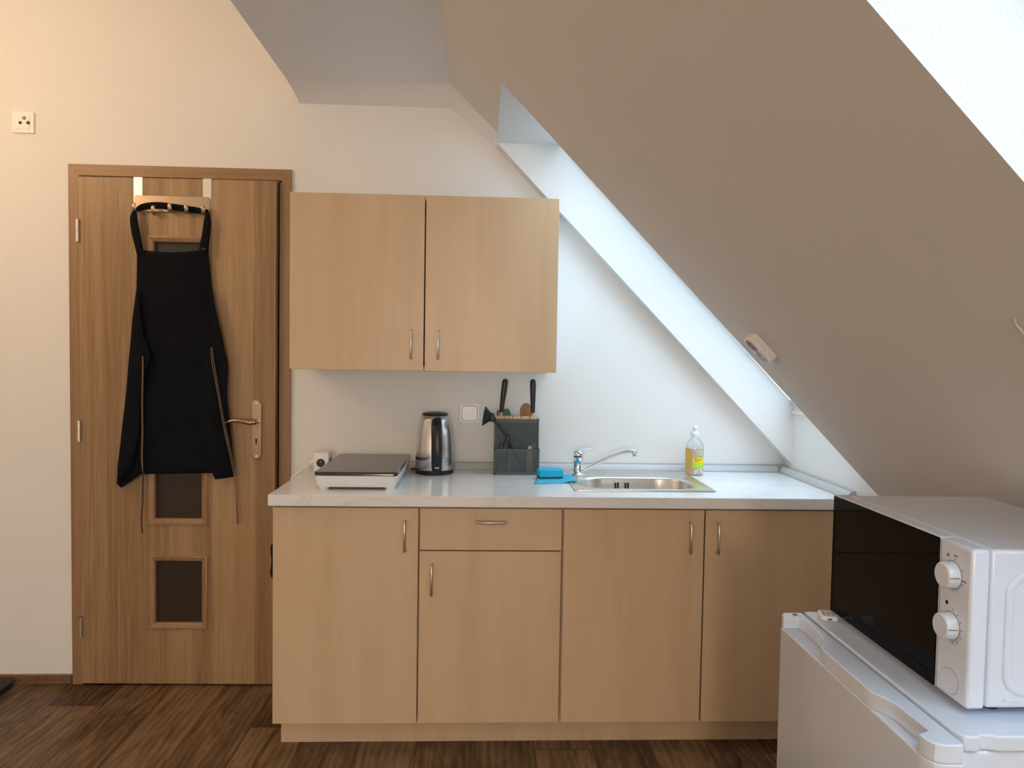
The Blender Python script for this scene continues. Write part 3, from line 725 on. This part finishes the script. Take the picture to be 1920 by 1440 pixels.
# dish soap bottle
qx, qy = 1.6955, -.100
bt = thing('dish_soap_bottle', (qx, qy, H), 'clear bottle of dish soap with yellow labels and a white cap', 'bottle')
prof = [(0, .0006), (.032, .0006), (.0355, .003), (.0365, .008), (.0365, .105), (.0360, .118), (.033, .130), (.027, .141), (.019, .150), (.0145, .153), (.0138, .158), (.0138, .164)]
MB().lathe(prof, (qx, qy, H), 48).build('bottle', 'pet', bt, angle=50)
MB().lathe([(0, .003), (.032, .003), (.0346, .006), (.0352, .010), (.0352, .098), (.0348, .1115), (0, .1115)], (qx, qy, H), 48).build('liquid', 'liquid', bt, angle=50)
MB().lathe([(0, .1585), (.0155, .1585), (.0165, .160), (.0165, .175), (.0145, .1785), (.008, .179), (.0075, .188), (.0095, .190), (.0105, .196), (.0095, .200), (.004, .204), (0, .2045)], (qx, qy, H), 36).build('cap', 'white_plastic', bt, angle=50)
def patch(name, a0, a1, z0, z1, mat, rr=.0369):
    b = MB(); n = 14
    b.grid([[(qx+rr*math.sin(a0+(a1-a0)*k/n), qy-rr*math.cos(a0+(a1-a0)*k/n), z) for k in range(n+1)] for z in (H+z0, H+z1)])
    return b.build(name, mat, bt)
A0, A1 = math.radians(-28), math.radians(62)
patch('amber_label', math.radians(-112), math.radians(-42), .018, .106, 'orange')
patch('yellow_label', A0, A1, .054, .0765, 'yellow')
patch('lime_label', A0, A1, .0335, .054, 'lime')
def wrap(rr, ac):
    def fn(p):
        a = ac+(p.x-qx)/rr; r2 = rr-(p.y-qy); return (qx+r2*math.sin(a), qy-r2*math.cos(a), p.z)
    return fn
ac = (A0+A1)/2
def btext(s, size, z, mat, dx=0): text('lettering', s, size, (qx+dx, qy, H+z), (1, 0, 0), (0, 0, 1), mat, bt, depth=.0002, curve=wrap(.0372, ac))
btext('TIERRA', .0112, .1000, 'white_ink', -.001); btext('VERDE', .0112, .0875, 'white_ink', .003)
btext('GEL', .0058, .0732, 'brown_ink', -.0165); btext('NA NÁDOBÍ', .0066, .0668, 'brown_ink', -.0045); btext('LIMETA', .0054, .0592, 'brown_ink', -.0125)
nt = MB()
for k in range(34):
    an = random.uniform(A0+.2, A1-.05); z = H+random.uniform(.010, .031); r_ = .0371
    c0 = Vector((qx+r_*math.sin(an), qy-r_*math.cos(an), z)); tx_ = Vector((math.cos(an), math.sin(an), 0))
    q_ = random.uniform(.0014, .003); nt.loft([[c0+tx_*(q_*math.cos(2*PI*j/8))+Vector((0, 0, q_*1.2*math.sin(2*PI*j/8)))+Vector((math.sin(an), -math.cos(an), 0))*d for j in range(8)] for d in (0, .0003)])
nt.build('label_pattern', 'white_ink', bt)

# ================================================================== WALL FITTINGS
sw = thing('light_switch', (.757, 0, 1.12), 'white square rocker switch on the wall between kettle and knife block', 'switch')
MB().prism(rrect(.7567, 1.1595, .083, .079, .012, 6), 'y', 0, -.009).build('frame', 'bright_plastic', sw, bevel=.003, seg=3)
MB().prism(rrect(.7567, 1.1595, .067, .065, .011, 6), 'y', -.0085, -.0095).build('gap', 'grey_print', sw)
MB().prism(rrect(.7567, 1.1595, .0635, .0615, .010, 6), 'y', -.0088, -.0125).build('rocker', 'bright_plastic', sw, bevel=.002, seg=3)
an = thing('antenna_socket', (-1.069, 0, 2.277), 'white antenna socket plate high on the wall left of the door', 'socket')
MB().prism(rrect(-1.069, 2.3195, .087, .086, .004, 4), 'y', 0, -.009).build('frame', 'bright_plastic', an, bevel=.0025, seg=3)
MB().prism(rrect(-1.069, 2.3185, .054, .054, .002, 3), 'y', -.0085, -.0115).build('faceplate', 'bright_plastic', an, bevel=.001)
for (px_, py_, r_) in ((45.3, 221.3, .0068), (38, 230, .0063), (52.8, 230.3, .0068)):
    c0 = at(px_, py_, -.0112); k = MB(); k.lathe([(r_, 0), (r_, .001), (r_*.82, .001), (r_*.78, .0004)], c0, 24, (0, -1, 0)); pt_ = k.build('port', 'black_plastic', an)
    if py_ < 225: MB().lathe([(.003, 0), (.003, .0025), (.0015, .003)], c0, 12, (0, -1, 0)).build('port_pin', 'satin_steel', pt_)
MB().lathe([(.002, 0), (.002, .001), (0, .0012)], at(45.5, 230.5, -.0112), 12, (0, -1, 0)).build('screw', 'satin_steel', an)

# double socket on the slope
ss = math.hypot(P2[0]-P1[0], P2[1]-P1[1]); sd = Vector(((P2[0]-P1[0])/ss, 0, (P2[1]-P1[1])/ss)); sn = Vector((sd.z, 0, -sd.x))
def onslope(x, y): t_ = (x-P1[0])/(P2[0]-P1[0]); return Vector((x, y, P1[1]+t_*(P2[1]-P1[1])))
so = thing('double_socket', onslope(1.6505, -.919), 'white double power socket mounted on the slope beside the skylight edge', 'socket')
o0 = onslope(1.6505, -.919); yv = Vector((0, 1, 0))
def SP(a, c_, d): return o0+sd*a+yv*c_+sn*d
def soct(i, d, L_=.0505, W_=.0325, ch=.011): 
    L_ -= i; W_ -= i
    return [SP(a, c_, d) for a, c_ in ((-L_, -W_+ch), (-L_+ch*.8, -W_), (L_-ch*.8, -W_), (L_, -W_+ch), (L_, W_-ch), (L_-ch*.8, W_), (-L_+ch*.8, W_), (-L_, W_-ch))]
MB().loft([soct(0, 0), soct(0, .014), soct(.0016, .0145), soct(.0016, .0165), soct(0, .017), soct(.001, .0245), soct(.004, .0265)]).build('housing', 'white_plastic', so, angle=25)
for a in (-.0235, .0225):
    k = MB(); k.lathe([(.0222, 0), (.0222, .0008), (.0210, .0010), (.0205, -.0005)], SP(a, 0, .0265), 32, sn); q = k.build('socket', 'socket_grey', so)
    k = MB()
    for s_ in (-1, 1): k.lathe([(.0024, 0), (.0024, .0012), (0, .0013)], SP(a+.009*s_, 0, .0270), 10, sn)
    k.build('pin_hole', 'black_plastic', q)
# small wire hook
wh = thing('wire_hook', onslope(1.63, -1.98), 'thin white wire hook on the slope at the right edge of the view', 'hook')
hk = [onslope(1.6205, -1.988)+sn*.002, onslope(1.6235, -1.985)+sn*.002, onslope(1.6307, -1.980)+sn*.002, onslope(1.6331, -1.980)+sn*.002, onslope(1.6416, -1.980)+sn*.002, onslope(1.658, -1.98)+sn*.002]
MB().tube(smooth_path(hk, 5), .0011, 8).build('wire', 'white_plastic', wh)
MB().lathe([(.009, 0), (.009, .003), (.006, .004), (0, .004)], onslope(1.672, -1.98), 20, sn).build('base', 'white_plastic', wh)
MB().tube([onslope(1.658, -1.98)+sn*.002, onslope(1.672, -1.98)+sn*.003], .0011, 8).build('wire_end', 'white_plastic', wh)

# ================================================================== DOOR: hook rack and apron
def yl(x): return -.022-(x+.842)*AJ           # front of the ajar leaf
rk = thing('over_door_hook_rack', (-.46, -.04, 1.97), 'steel over-door hook rack hung on the top of the door', 'hook rack')
def strip(b, x0, x1, yz, t=.0016):
    for i in range(len(yz)-1):
        pass
    out = []
    b.loft([[(x0, y, z), (x1, y, z), (x1, y+dy, z+dz), (x0, y+dy, z+dz)] for (y, z, dy, dz) in yz])
for (x0, x1) in ((-.621, -.585), (-.342, -.307)):
    yf = yl((x0+x1)/2)-.0004; yb_ = yf+.0425
    s_ = MB(); s_.box(x0, x1, yf-.0016, yf, 1.985, 2.1065).box(x0, x1, yf-.0016, yb_+.0016, 2.1049, 2.1065).box(x0, x1, yb_, yb_+.0016, 2.085, 2.1065)
    s_.build('strap', 'satin_steel', rk, bevel=.0005)
yp = yl(-.46)-.0066
MB().prism(rrect(-.4625, 2.0, .303, .064, .010, 5), 'y', yp, yp-.002).build('plate', 'rack_steel', rk, bevel=.0008)
for (px_, py_) in ((251, 386), (287, 391), (318, 387), (349, 389), (381, 391)):
    c0 = at(px_, py_, yp-.03)
    pth = smooth_path([(c0.x, yp-.001, c0.z-.010), (c0.x, yp-.012, c0.z-.022), (c0.x, yp-.026, c0.z-.018), (c0.x, yp-.032, c0.z-.002), (c0.x, yp-.030, c0.z+.012)], 5)
    MB().tube(pth, [.006]*10+[.008]*8+[.0080, .0070, .004], 14, flat=.25, upv=(0, 0, 1)).build('hook', 'rack_steel', rk)

ap = thing('apron', (-.44, -.07, .85), 'black cloth apron hanging from the hook rack on the door', 'apron')
YA = yp-.018
# rows: (pixel y, left x, right x) measured along the outline of bib and skirt
Lf = [(467, 256), (480, 257), (500, 257), (540, 256), (570, 252), (600, 248), (640, 245), (680, 241), (720, 238), (760, 234), (800, 229), (840, 225), (870, 221), (888, 220)]
Rt = [(466, 390), (480, 391), (500, 393), (540, 397), (570, 402), (600, 409), (640, 418), (680, 427), (700, 427), (730, 424), (770, 428), (810, 432), (850, 436), (880, 438), (888, 438)]
def lin(tab, y):
    for (a, b), (c_, d) in zip(tab, tab[1:]):
        if y <= c_: return b+(d-b)*(y-a)/(c_-a) if y >= a else b
    return tab[-1][1]
rows = []; NC = 44; NR = 60
def fold(u, t):
    """forward (+) and back (-) billow of the cloth, metres"""
    f = .010*math.sin(PI*u)
    f += .009*t*math.exp(-((u-.16)/.05)**2) - .006*t*math.exp(-((u-.25)/.05)**2)
    f += .010*t*math.exp(-((u-.85)/.05)**2) - .006*t*math.exp(-((u-.76)/.05)**2)
    f += .0015*math.sin(u*21+t*2)*t
    return f
for r in range(NR+1):
    t = r/NR; row = []
    for k in range(NC+1):
        u = k/NC
        ytop = 466.5+6.5*math.sin(PI*u)**.8
        # hem: left tail hangs lower, middle straight, right tail lower
        if u < .22: yb2 = 889+(916-889)*max(0, 1-abs(u-.03)/.17)*(1 if u > .03 else .75+.25*u/.03)
        elif u > .82: yb2 = 887+(u > .84)*(12-5*(u-.84)/.16)
        else: yb2 = 889-2*(u-.22)/.6
        py_ = ytop+(yb2-ytop)*t
        px_ = lin(Lf, py_)*(1-u)+lin(Rt, py_)*u
        row.append(at(px_, py_, YA-fold(u, max(0, (py_-520)/370))))
    rows.append(row)
MB().grid(rows).build('bib_and_skirt', 'apron', ap, solid=.0018, angle=60)
# side wings folded forward over the skirt
def wing(pts_l, pts_r, lift):
    rows_ = []
    for (yl_, xl_), (yr_, xr_) in zip(pts_l, pts_r):
        row = []
        for k in range(9):
            u = k/8; row.append(at(xl_+(xr_-xl_)*u, yl_+(yr_-yl_)*u, YA-.017-lift*math.sin(PI*u)-.006*u))
        rows_.append(row)
    return MB().grid(rows_).build('side_flap', 'apron', ap, solid=.0016, angle=60)
wing([(535, 257), (570, 252.5), (620, 246.5), (665, 243), (720, 238.5), (800, 229.5), (870, 221.5), (909, 219)], [(560, 262), (590, 264), (630, 270), (668, 284), (720, 266), (800, 262), (870, 250), (905, 226)], .006)
wing([(540, 392), (580, 396), (640, 397), (690, 403), (740, 409), (800, 419), (850, 426), (880, 431)], [(540, 397), (580, 404.5), (640, 418.5), (690, 427.5), (740, 425.5), (800, 431.5), (850, 436.5), (880, 438.5)], .004)
def ribbon(name, pts, mat, th=.0016, k=5):
    """flat band; pts: (px left, px right, py, forward offset)"""
    L_ = smooth_path([at(a, c_, YA-d) if len(q) == 0 else None for (a, b_2, c_, d, *q) in pts], k); R_ = smooth_path([at(b_2, c_+(q[0] if q else 0), YA-d) for (a, b_2, c_, d, *q) in pts], k)
    rows_ = [[l, (l+r_)/2, r_] for l, r_ in zip(L_, R_)]
    return MB().grid(rows_).build(name, mat, ap, solid=th, angle=60)
ribbon('shoulder_strap', [(252, 255, 392, .004), (245, 257, 403, .006), (244, 259, 418, .008), (247, 263, 438, .008), (252, 267, 458, .009), (256, 271, 474, .012)], 'apron')
ribbon('shoulder_strap', [(386, 390, 393, .004), (384, 394, 405, .006), (381.5, 396, 420, .008), (378.5, 394.5, 440, .008), (375, 392, 458, .009), (372, 391, 474, .012)], 'apron')
# band lying across the rack behind the hooks
def nband():
    top = [(254, 392), (258, 387), (268, 382), (284, 379.3), (302, 379.3), (320, 381.3), (345, 385), (370, 389), (386, 392.5)]
    bot = [(257, 396), (264, 394), (273, 391.5), (285, 390), (302, 390.5), (320, 393.5), (345, 397), (370, 400), (387, 399)]
    T = smooth_path([at(a, b_2, yp-.009) for a, b_2 in top], 5); B_ = smooth_path([at(a, b_2, yp-.011) for a, b_2 in bot], 5)
    return MB().grid([[a, (a+b_2)/2+Vector((0, -.003, 0)), b_2] for a, b_2 in zip(T, B_)]).build('neck_band', 'apron', ap, solid=.002, angle=60)
nband()
bk = MB(); c0 = at(382, 467, YA-.0155); bk.loft([[c0+Vector((.0085*math.cos(2*PI*j/20)*s_, -d, .004*math.sin(2*PI*j/20)*s_)) for j in range(20)] for s_, d in ((1, 0), (1, .002), (.7, .003))]); bk.build('strap_button', 'black_plastic', ap)
# waist ties: brown-backed tapes hanging down
def tie(pl_, mat, r=.0030, ex=.0, up_=0):
    pth = smooth_path([at(a, b_2, YA-.030-ex) for a, b_2 in pl_], 6)
    return MB().tube(pth, r, 8, flat=.35, upv=(0, 1, 0)).build('waist_tie', mat, ap)
tie([(268, 668), (267.5, 700), (266.5, 760), (267, 810), (266, 860), (268.5, 893), (265.5, 930), (266.5, 965), (266, 1000)], 'tie_brown')
tie([(269.5, 668), (270, 700), (269.3, 760), (269.5, 810), (269.5, 860), (268, 900), (268, 940), (265, 975), (267.5, 999)], 'apron', r=.0017, ex=.001)
tie([(396, 651), (398, 680), (404, 712), (411, 750), (417, 785), (424, 820), (431, 850), (438, 885), (444, 915), (445, 945), (447, 983)], 'tie_brown', r=.0028)
tie([(397.5, 651), (401, 680), (407, 715), (414, 755), (420, 790), (428, 825), (435, 858), (439, 890), (441, 925), (443.5, 955), (444.5, 982)], 'tie_brown', r=.0020, ex=.001)
tie([(397, 651), (399.5, 685), (405.5, 714), (412.5, 752), (418.5, 788), (426, 823), (433, 855), (438.5, 888)], 'apron', r=.0012, ex=.0035)

# ================================================================== FLOOR THINGS AT THE LEFT
tr = thing('floor_tray', (-1.36, -.2, 0), 'flat black rubber tray on the floor in the bottom left corner', 'tray')
TB = MB()
def trr(i, z): return [(p[0], p[1], z) for p in rrect(-1.365, -.225, .515-2*i, .40-2*i, .03, 5)]
TB.loft([trr(.012, .0005), trr(.002, .012), trr(0, .030), trr(.004, .0335), trr(.012, .033), trr(.020, .026), trr(.024, .0245)]).build('tray', 'rubber', tr, angle=45)
MB().tube(smooth_path([(.0975, -.515, .735), (.0790, -.505, .728), (.0735, -.50, .705), (.0770, -.50, .668), (.0730, -.50, .635), (.0740, -.50, .614), (.0975, -.505, .600)], 6), .0052, 10).build('side_hook', 'black_plastic', roots[0])

# ================================================================== FRIDGE
FX, FY0, FY1, FZ = 1.474, -2.055, -1.507, .849
fr = thing('refrigerator', (1.78, -1.77, 0), 'white under-counter refrigerator at the right, carrying the microwave', 'fridge')
b = MB(); b.box(1.534, 2.085, -2.031, -1.512, .012, .8245)
b.build('cabinet', 'white_enamel', fr, bevel=.006, seg=3)
b = MB(); b.prism([(1.530, -1.507), (1.530, -2.018), (1.536, -2.0335), (1.548, -2.036), (1.560, -2.036), (1.562, -2.030), (1.575, -2.030), (1.590, -2.036), (2.088, -2.036), (2.088, -1.507)], 'z', .8255, .850)
b.build('top_panel', 'white_enamel', fr, bevel=.003, seg=3)
inn = [(1.5035, -1.530), (1.507, -1.546), (1.507, -1.56), (1.5045, -1.62), (1.499, -1.65), (1.4925, -1.668), (1.4835, -1.682), (1.4735, -1.697), (1.4680, -1.712), (1.4655, -1.736), (1.464, -1.80), (1.4645, -1.860), (1.470, -1.886), (1.480, -1.902), (1.489, -1.930), (1.4905, -1.975), (1.4905, -2.012)]
bx0, bx1, lz = 1.4735, 1.5240, .8185
inn = [(max(x+.004, bx0+.0015), y) for x, y in inn]
d = MB()
oc = [(bx1, FY1-.0005), (bx1, FY0+.004), (bx1-.004, FY0), (bx0+.022, FY0), (bx0+.008, FY0+.006), (bx0+.001, FY0+.018), (bx0, FY0+.034), (bx0, FY1-.012), (bx0+.006, FY1-.002)]
d.prism(oc, 'z', .030, lz)
door = d.build('door', 'white_enamel', fr, bevel=.0035, seg=3)
# raised rear of the door top, in front of it the scooped grip
tp = [(bx1, FY1-.0005), (bx1, FY0+.004), (bx1-.004, FY0), (bx0+.022, FY0), (bx0+.008, FY0+.006), (bx0+.001, FY0+.018), (bx0, FY0+.034)]+[(x, y) for x, y in reversed(inn)]+[(1.495, FY1-.021), (bx0+.002, FY1-.021), (bx0+.002, FY1-.010), (bx0+.010, FY1-.0005)]
MB().prism(tp, 'z', lz-.0002, .8475).build('door_grip', 'white_enamel', door, bevel=.0022, seg=3)
MB().lathe([(.0055, 0), (.0055, .0006), (0, .0007)], (1.503, -1.5205, .8474), 20).build('screw_cap', 'grey_print', door)
MB().box(1.5242, 1.5338, -2.026, -1.516, .04, .815).build('door_gasket', plain('grey_gasket', (.22, .22, .24), .7), fr)
for x in (1.56, 2.05):
    for y in (-2.0, -1.54): MB().lathe([(0, 0), (.018, 0), (.018, .013), (0, .013)], (x, y, 0), 16).build('foot', 'black_plastic', fr)

rc = thing('remote_control', (1.563, -1.545, .85), 'small white remote with grey buttons on the fridge top behind the microwave', 'remote control')
def rrot(p): 
    dx, dy = p[0]-1.563, p[1]+1.548; a = -.25; return (1.563+dx*math.cos(a)-dy*math.sin(a), -1.548+dx*math.sin(a)+dy*math.cos(a), p[2])
MB().prism(rrect(1.563, -1.548, .036, .044, .008, 5), 'z', .8504, .8605).xf(rrot).build('body', 'white_plastic', rc, bevel=.003, seg=3)
k = 0
for dx in (-.009, 0, .009):
    for dy in (-.013, -.003, .007):
        MB().prism(rrect(1.563+dx, -1.548+dy, .0055, .007, .002, 3), 'z', .8603, .8617).xf(rrot).build('button', 'pale_grey', rc)
MB().box(1.5585, 1.5675, -1.5706, -1.5695, .8535, .8565).xf(rrot).build('port', 'black_plastic', rc)

# ================================================================== MICROWAVE
mw = thing('microwave', (1.745, -1.752, .85), 'white microwave with a black glass door on top of the fridge', 'microwave')
MX, MY0, MY1, MZ0, MZ1 = 1.578, -1.976, -1.529, .8605, 1.1165
b = MB().box(1.6105, 1.915, MY0+.002, MY1-.002, MZ0+.001, MZ1-.001); case = b.build('case', 'white_enamel', mw, bevel=.006, seg=3)
MB().box(MX, 1.6085, MY0, -1.8965, MZ0, MZ1).build('control_panel', 'white_enamel', mw, bevel=.0055, seg=3)
dd = MB().box(MX+.0005, 1.6085, -1.8955, MY1, MZ0, MZ1).build('door', 'white_enamel', mw, bevel=.003)
MB().box(MX-.0012, MX+.002, -1.8945, MY1-.0005, MZ0+.0015, MZ1-.0015).build('door_glass', 'black_glass', dd, bevel=.001)
def knob(z, ang):
    k = MB(); r_ = .0215
    k.lathe([(r_+.001, 0), (r_, .002), (r_-.0012, .017), (r_-.003, .0185), (0, .0187)], (MX, -1.9305, z), 40, (-1, 0, 0))
    o = k.build('knob', 'white_enamel', mw)
    MB().lathe([(.0232, 0), (.0232, .0004), (.0222, .0004)], (MX-.0001, -1.9305, z), 40, (-1, 0, 0)).build('knob_shadow_gap', 'grey_print', o)
    l = MB(); l.box(MX-.017, MX-.002, -1.9305-(r_+.0002), -1.9305-(r_-.002), z-.0006, z+.0006); l.build('pointer', 'grey_print', o); return o
knobs = [knob(1.063, 0), knob(.979, 0)]
bb = MB(); bb.lathe([(.0205, 0), (.0205, .0008), (.0198, .0012), (.0192, .0006), (0, .0007)], (MX, -1.934, .888), 40, (-1, 0, 0)); bt_ = bb.build('door_button', 'white_enamel', mw)
MB().lathe([(.0211, 0), (.0211, .0003), (.0205, .0003)], (MX-.0001, -1.934, .888), 40, (-1, 0, 0)).build('button_groove', 'grey_print', bt_)
def mark(b, dy, dz, w_, h_, rot=0):
    # dy towards the viewer's right (-y)
    c_, s_ = math.cos(rot), math.sin(rot)
    q_ = [(-w_/2, -h_/2), (w_/2, -h_/2), (w_/2, h_/2), (-w_/2, h_/2)]
    q_ = [(a*c_-b_2*s_, a*s_+b_2*c_) for a, b_2 in q_]
    b.loft([[(x, -1.9305-(dy+a), dz+b_2) for a, b_2 in q_] for x in (MX-.0004, MX+.0004)])
for kn_, zc, nn, st in ((knobs[0], 1.063, 3, 50), (knobs[1], .979, 7, 26)):
    for k in range(nn):
        dm = MB(); a = math.radians(80-st*k); mark(dm, .0275*math.cos(a), zc+.0275*math.sin(a), .0036, .0011, a)
        dm.build('dial_tick', 'grey_print', kn_, smooth=False)
for args in ((.006, 1.0955, .010, .002), (.0285, 1.060, .011, .0022)):
    dm = MB(); mark(dm, *args); dm.build('dial_word', 'grey_print', knobs[0], smooth=False)
dm = MB(); mark(dm, -.013, 1.0925, .006, .0012); mark(dm, -.013, 1.0925, .0012, .006); mark(dm, -.013, 1.0925, .0052, .001, .8); mark(dm, -.013, 1.0925, .0052, .001, -.8)
dm.build('defrost_symbol', 'grey_print', knobs[0], smooth=False)
tk = MB(); tk.lathe([(.0035, 0), (.0035, .0004), (.0028, .0004), (.0028, 0)], (MX-.0003, -1.9195, 1.014), 20, (-1, 0, 0)); tk.build('timer_symbol', 'grey_print', mw)
# pressed outline and slot on the side facing the viewer
ys = MY0+.002
g = MB(); g.tube([(p[0], ys-.0005, p[1]) for p in rrect(1.745, .981, .205, .186, .030, 8)]+[(1.745+.1025, ys-.0005, 1.044)], .0072, 12, flat=.35, upv=(0, 1, 0), cap=False)
g.build('pressed_outline', 'white_enamel', case, angle=60)
MB().prism(rrect(1.75, .8755, .22, .005, .0024, 4), 'y', ys+.002, ys-.0022).build('pressed_slot', 'white_enamel', case, bevel=.001)
for x in (1.64, 1.88):
    for y in (-1.94, -1.57): MB().lathe([(0, .8502), (.013, .8502), (.013, .8618), (0, .8618)], (x, y, 0), 16).build('foot', 'black_plastic', mw)

# ================================================================== LIGHT
w = bpy.data.worlds.new('sky'); SC.world = w; w.use_nodes = True
nt_ = w.node_tree; bg = nt_.nodes['Background']; bg.inputs[0].default_value = (.64, .83, 1.0, 1)
# hazy sky, brighter on the side the sun stands behind the clouds
tcw = nt_.nodes.new('ShaderNodeTexCoord'); dt = nt_.nodes.new('ShaderNodeVectorMath'); dt.operation = 'DOT_PRODUCT'
SKY_BASE, SKY_GLOW, SKY_POW, SKY_GROUND, SKY_ZENITH = 1.5, 2.1, 2.5, 4.0, 3.3
dt.inputs[1].default_value = tuple(Vector((.15, -1, .25)).normalized()); nt_.links.new(tcw.outputs['Generated'], dt.inputs[0])
def wm(op, a, b):
    n = nt_.nodes.new('ShaderNodeMath'); n.operation = op
    for i_, v_ in enumerate((a, b)):
        if isinstance(v_, float): n.inputs[i_].default_value = v_
        else: nt_.links.new(v_, n.inputs[i_])
    return n.outputs[0]
sz_ = nt_.nodes.new('ShaderNodeSeparateXYZ'); nt_.links.new(tcw.outputs['Generated'], sz_.inputs[0])
zenith = wm('MULTIPLY', wm('POWER', wm('MAXIMUM', sz_.outputs[2], 0.0), 1.5), SKY_ZENITH)
ground = wm('MULTIPLY', wm('MINIMUM', wm('MAXIMUM', wm('MULTIPLY', sz_.outputs[2], -4.0), 0.0), 1.0), SKY_GROUND)
nt_.links.new(wm('ADD', wm('ADD', wm('ADD', ground, zenith), SKY_BASE), wm('MULTIPLY', wm('POWER', wm('MAXIMUM', dt.outputs['Value'], 0.0), SKY_POW), SKY_GLOW)), bg.inputs[1])
def lamp(name, loc, power, col, size, typ='POINT'):
    ld = bpy.data.lights.new(name, typ); ld.energy = power; ld.color = col
    if typ == 'POINT': ld.shadow_soft_size = size
    else: ld.size = size
    o = bpy.data.objects.new(name, ld); COL.objects.link(o); o.location = loc; return o
lamp('ceiling_bulb', (-1.35, -1.1, 2.42), 22, (1.0, .66, .37), .16)
lamp('front_fill', (.55, -6.4, 1.4), 130, (1.0, .83, .66), .3)  # unseen fill lamp, added behind the camera to brighten the cabinet fronts

SC.view_settings.view_transform = 'Standard'; SC.view_settings.look = 'None'
SC.view_settings.exposure = 0; SC.view_settings.gamma = 1; SC.view_settings.use_curve_mapping = False
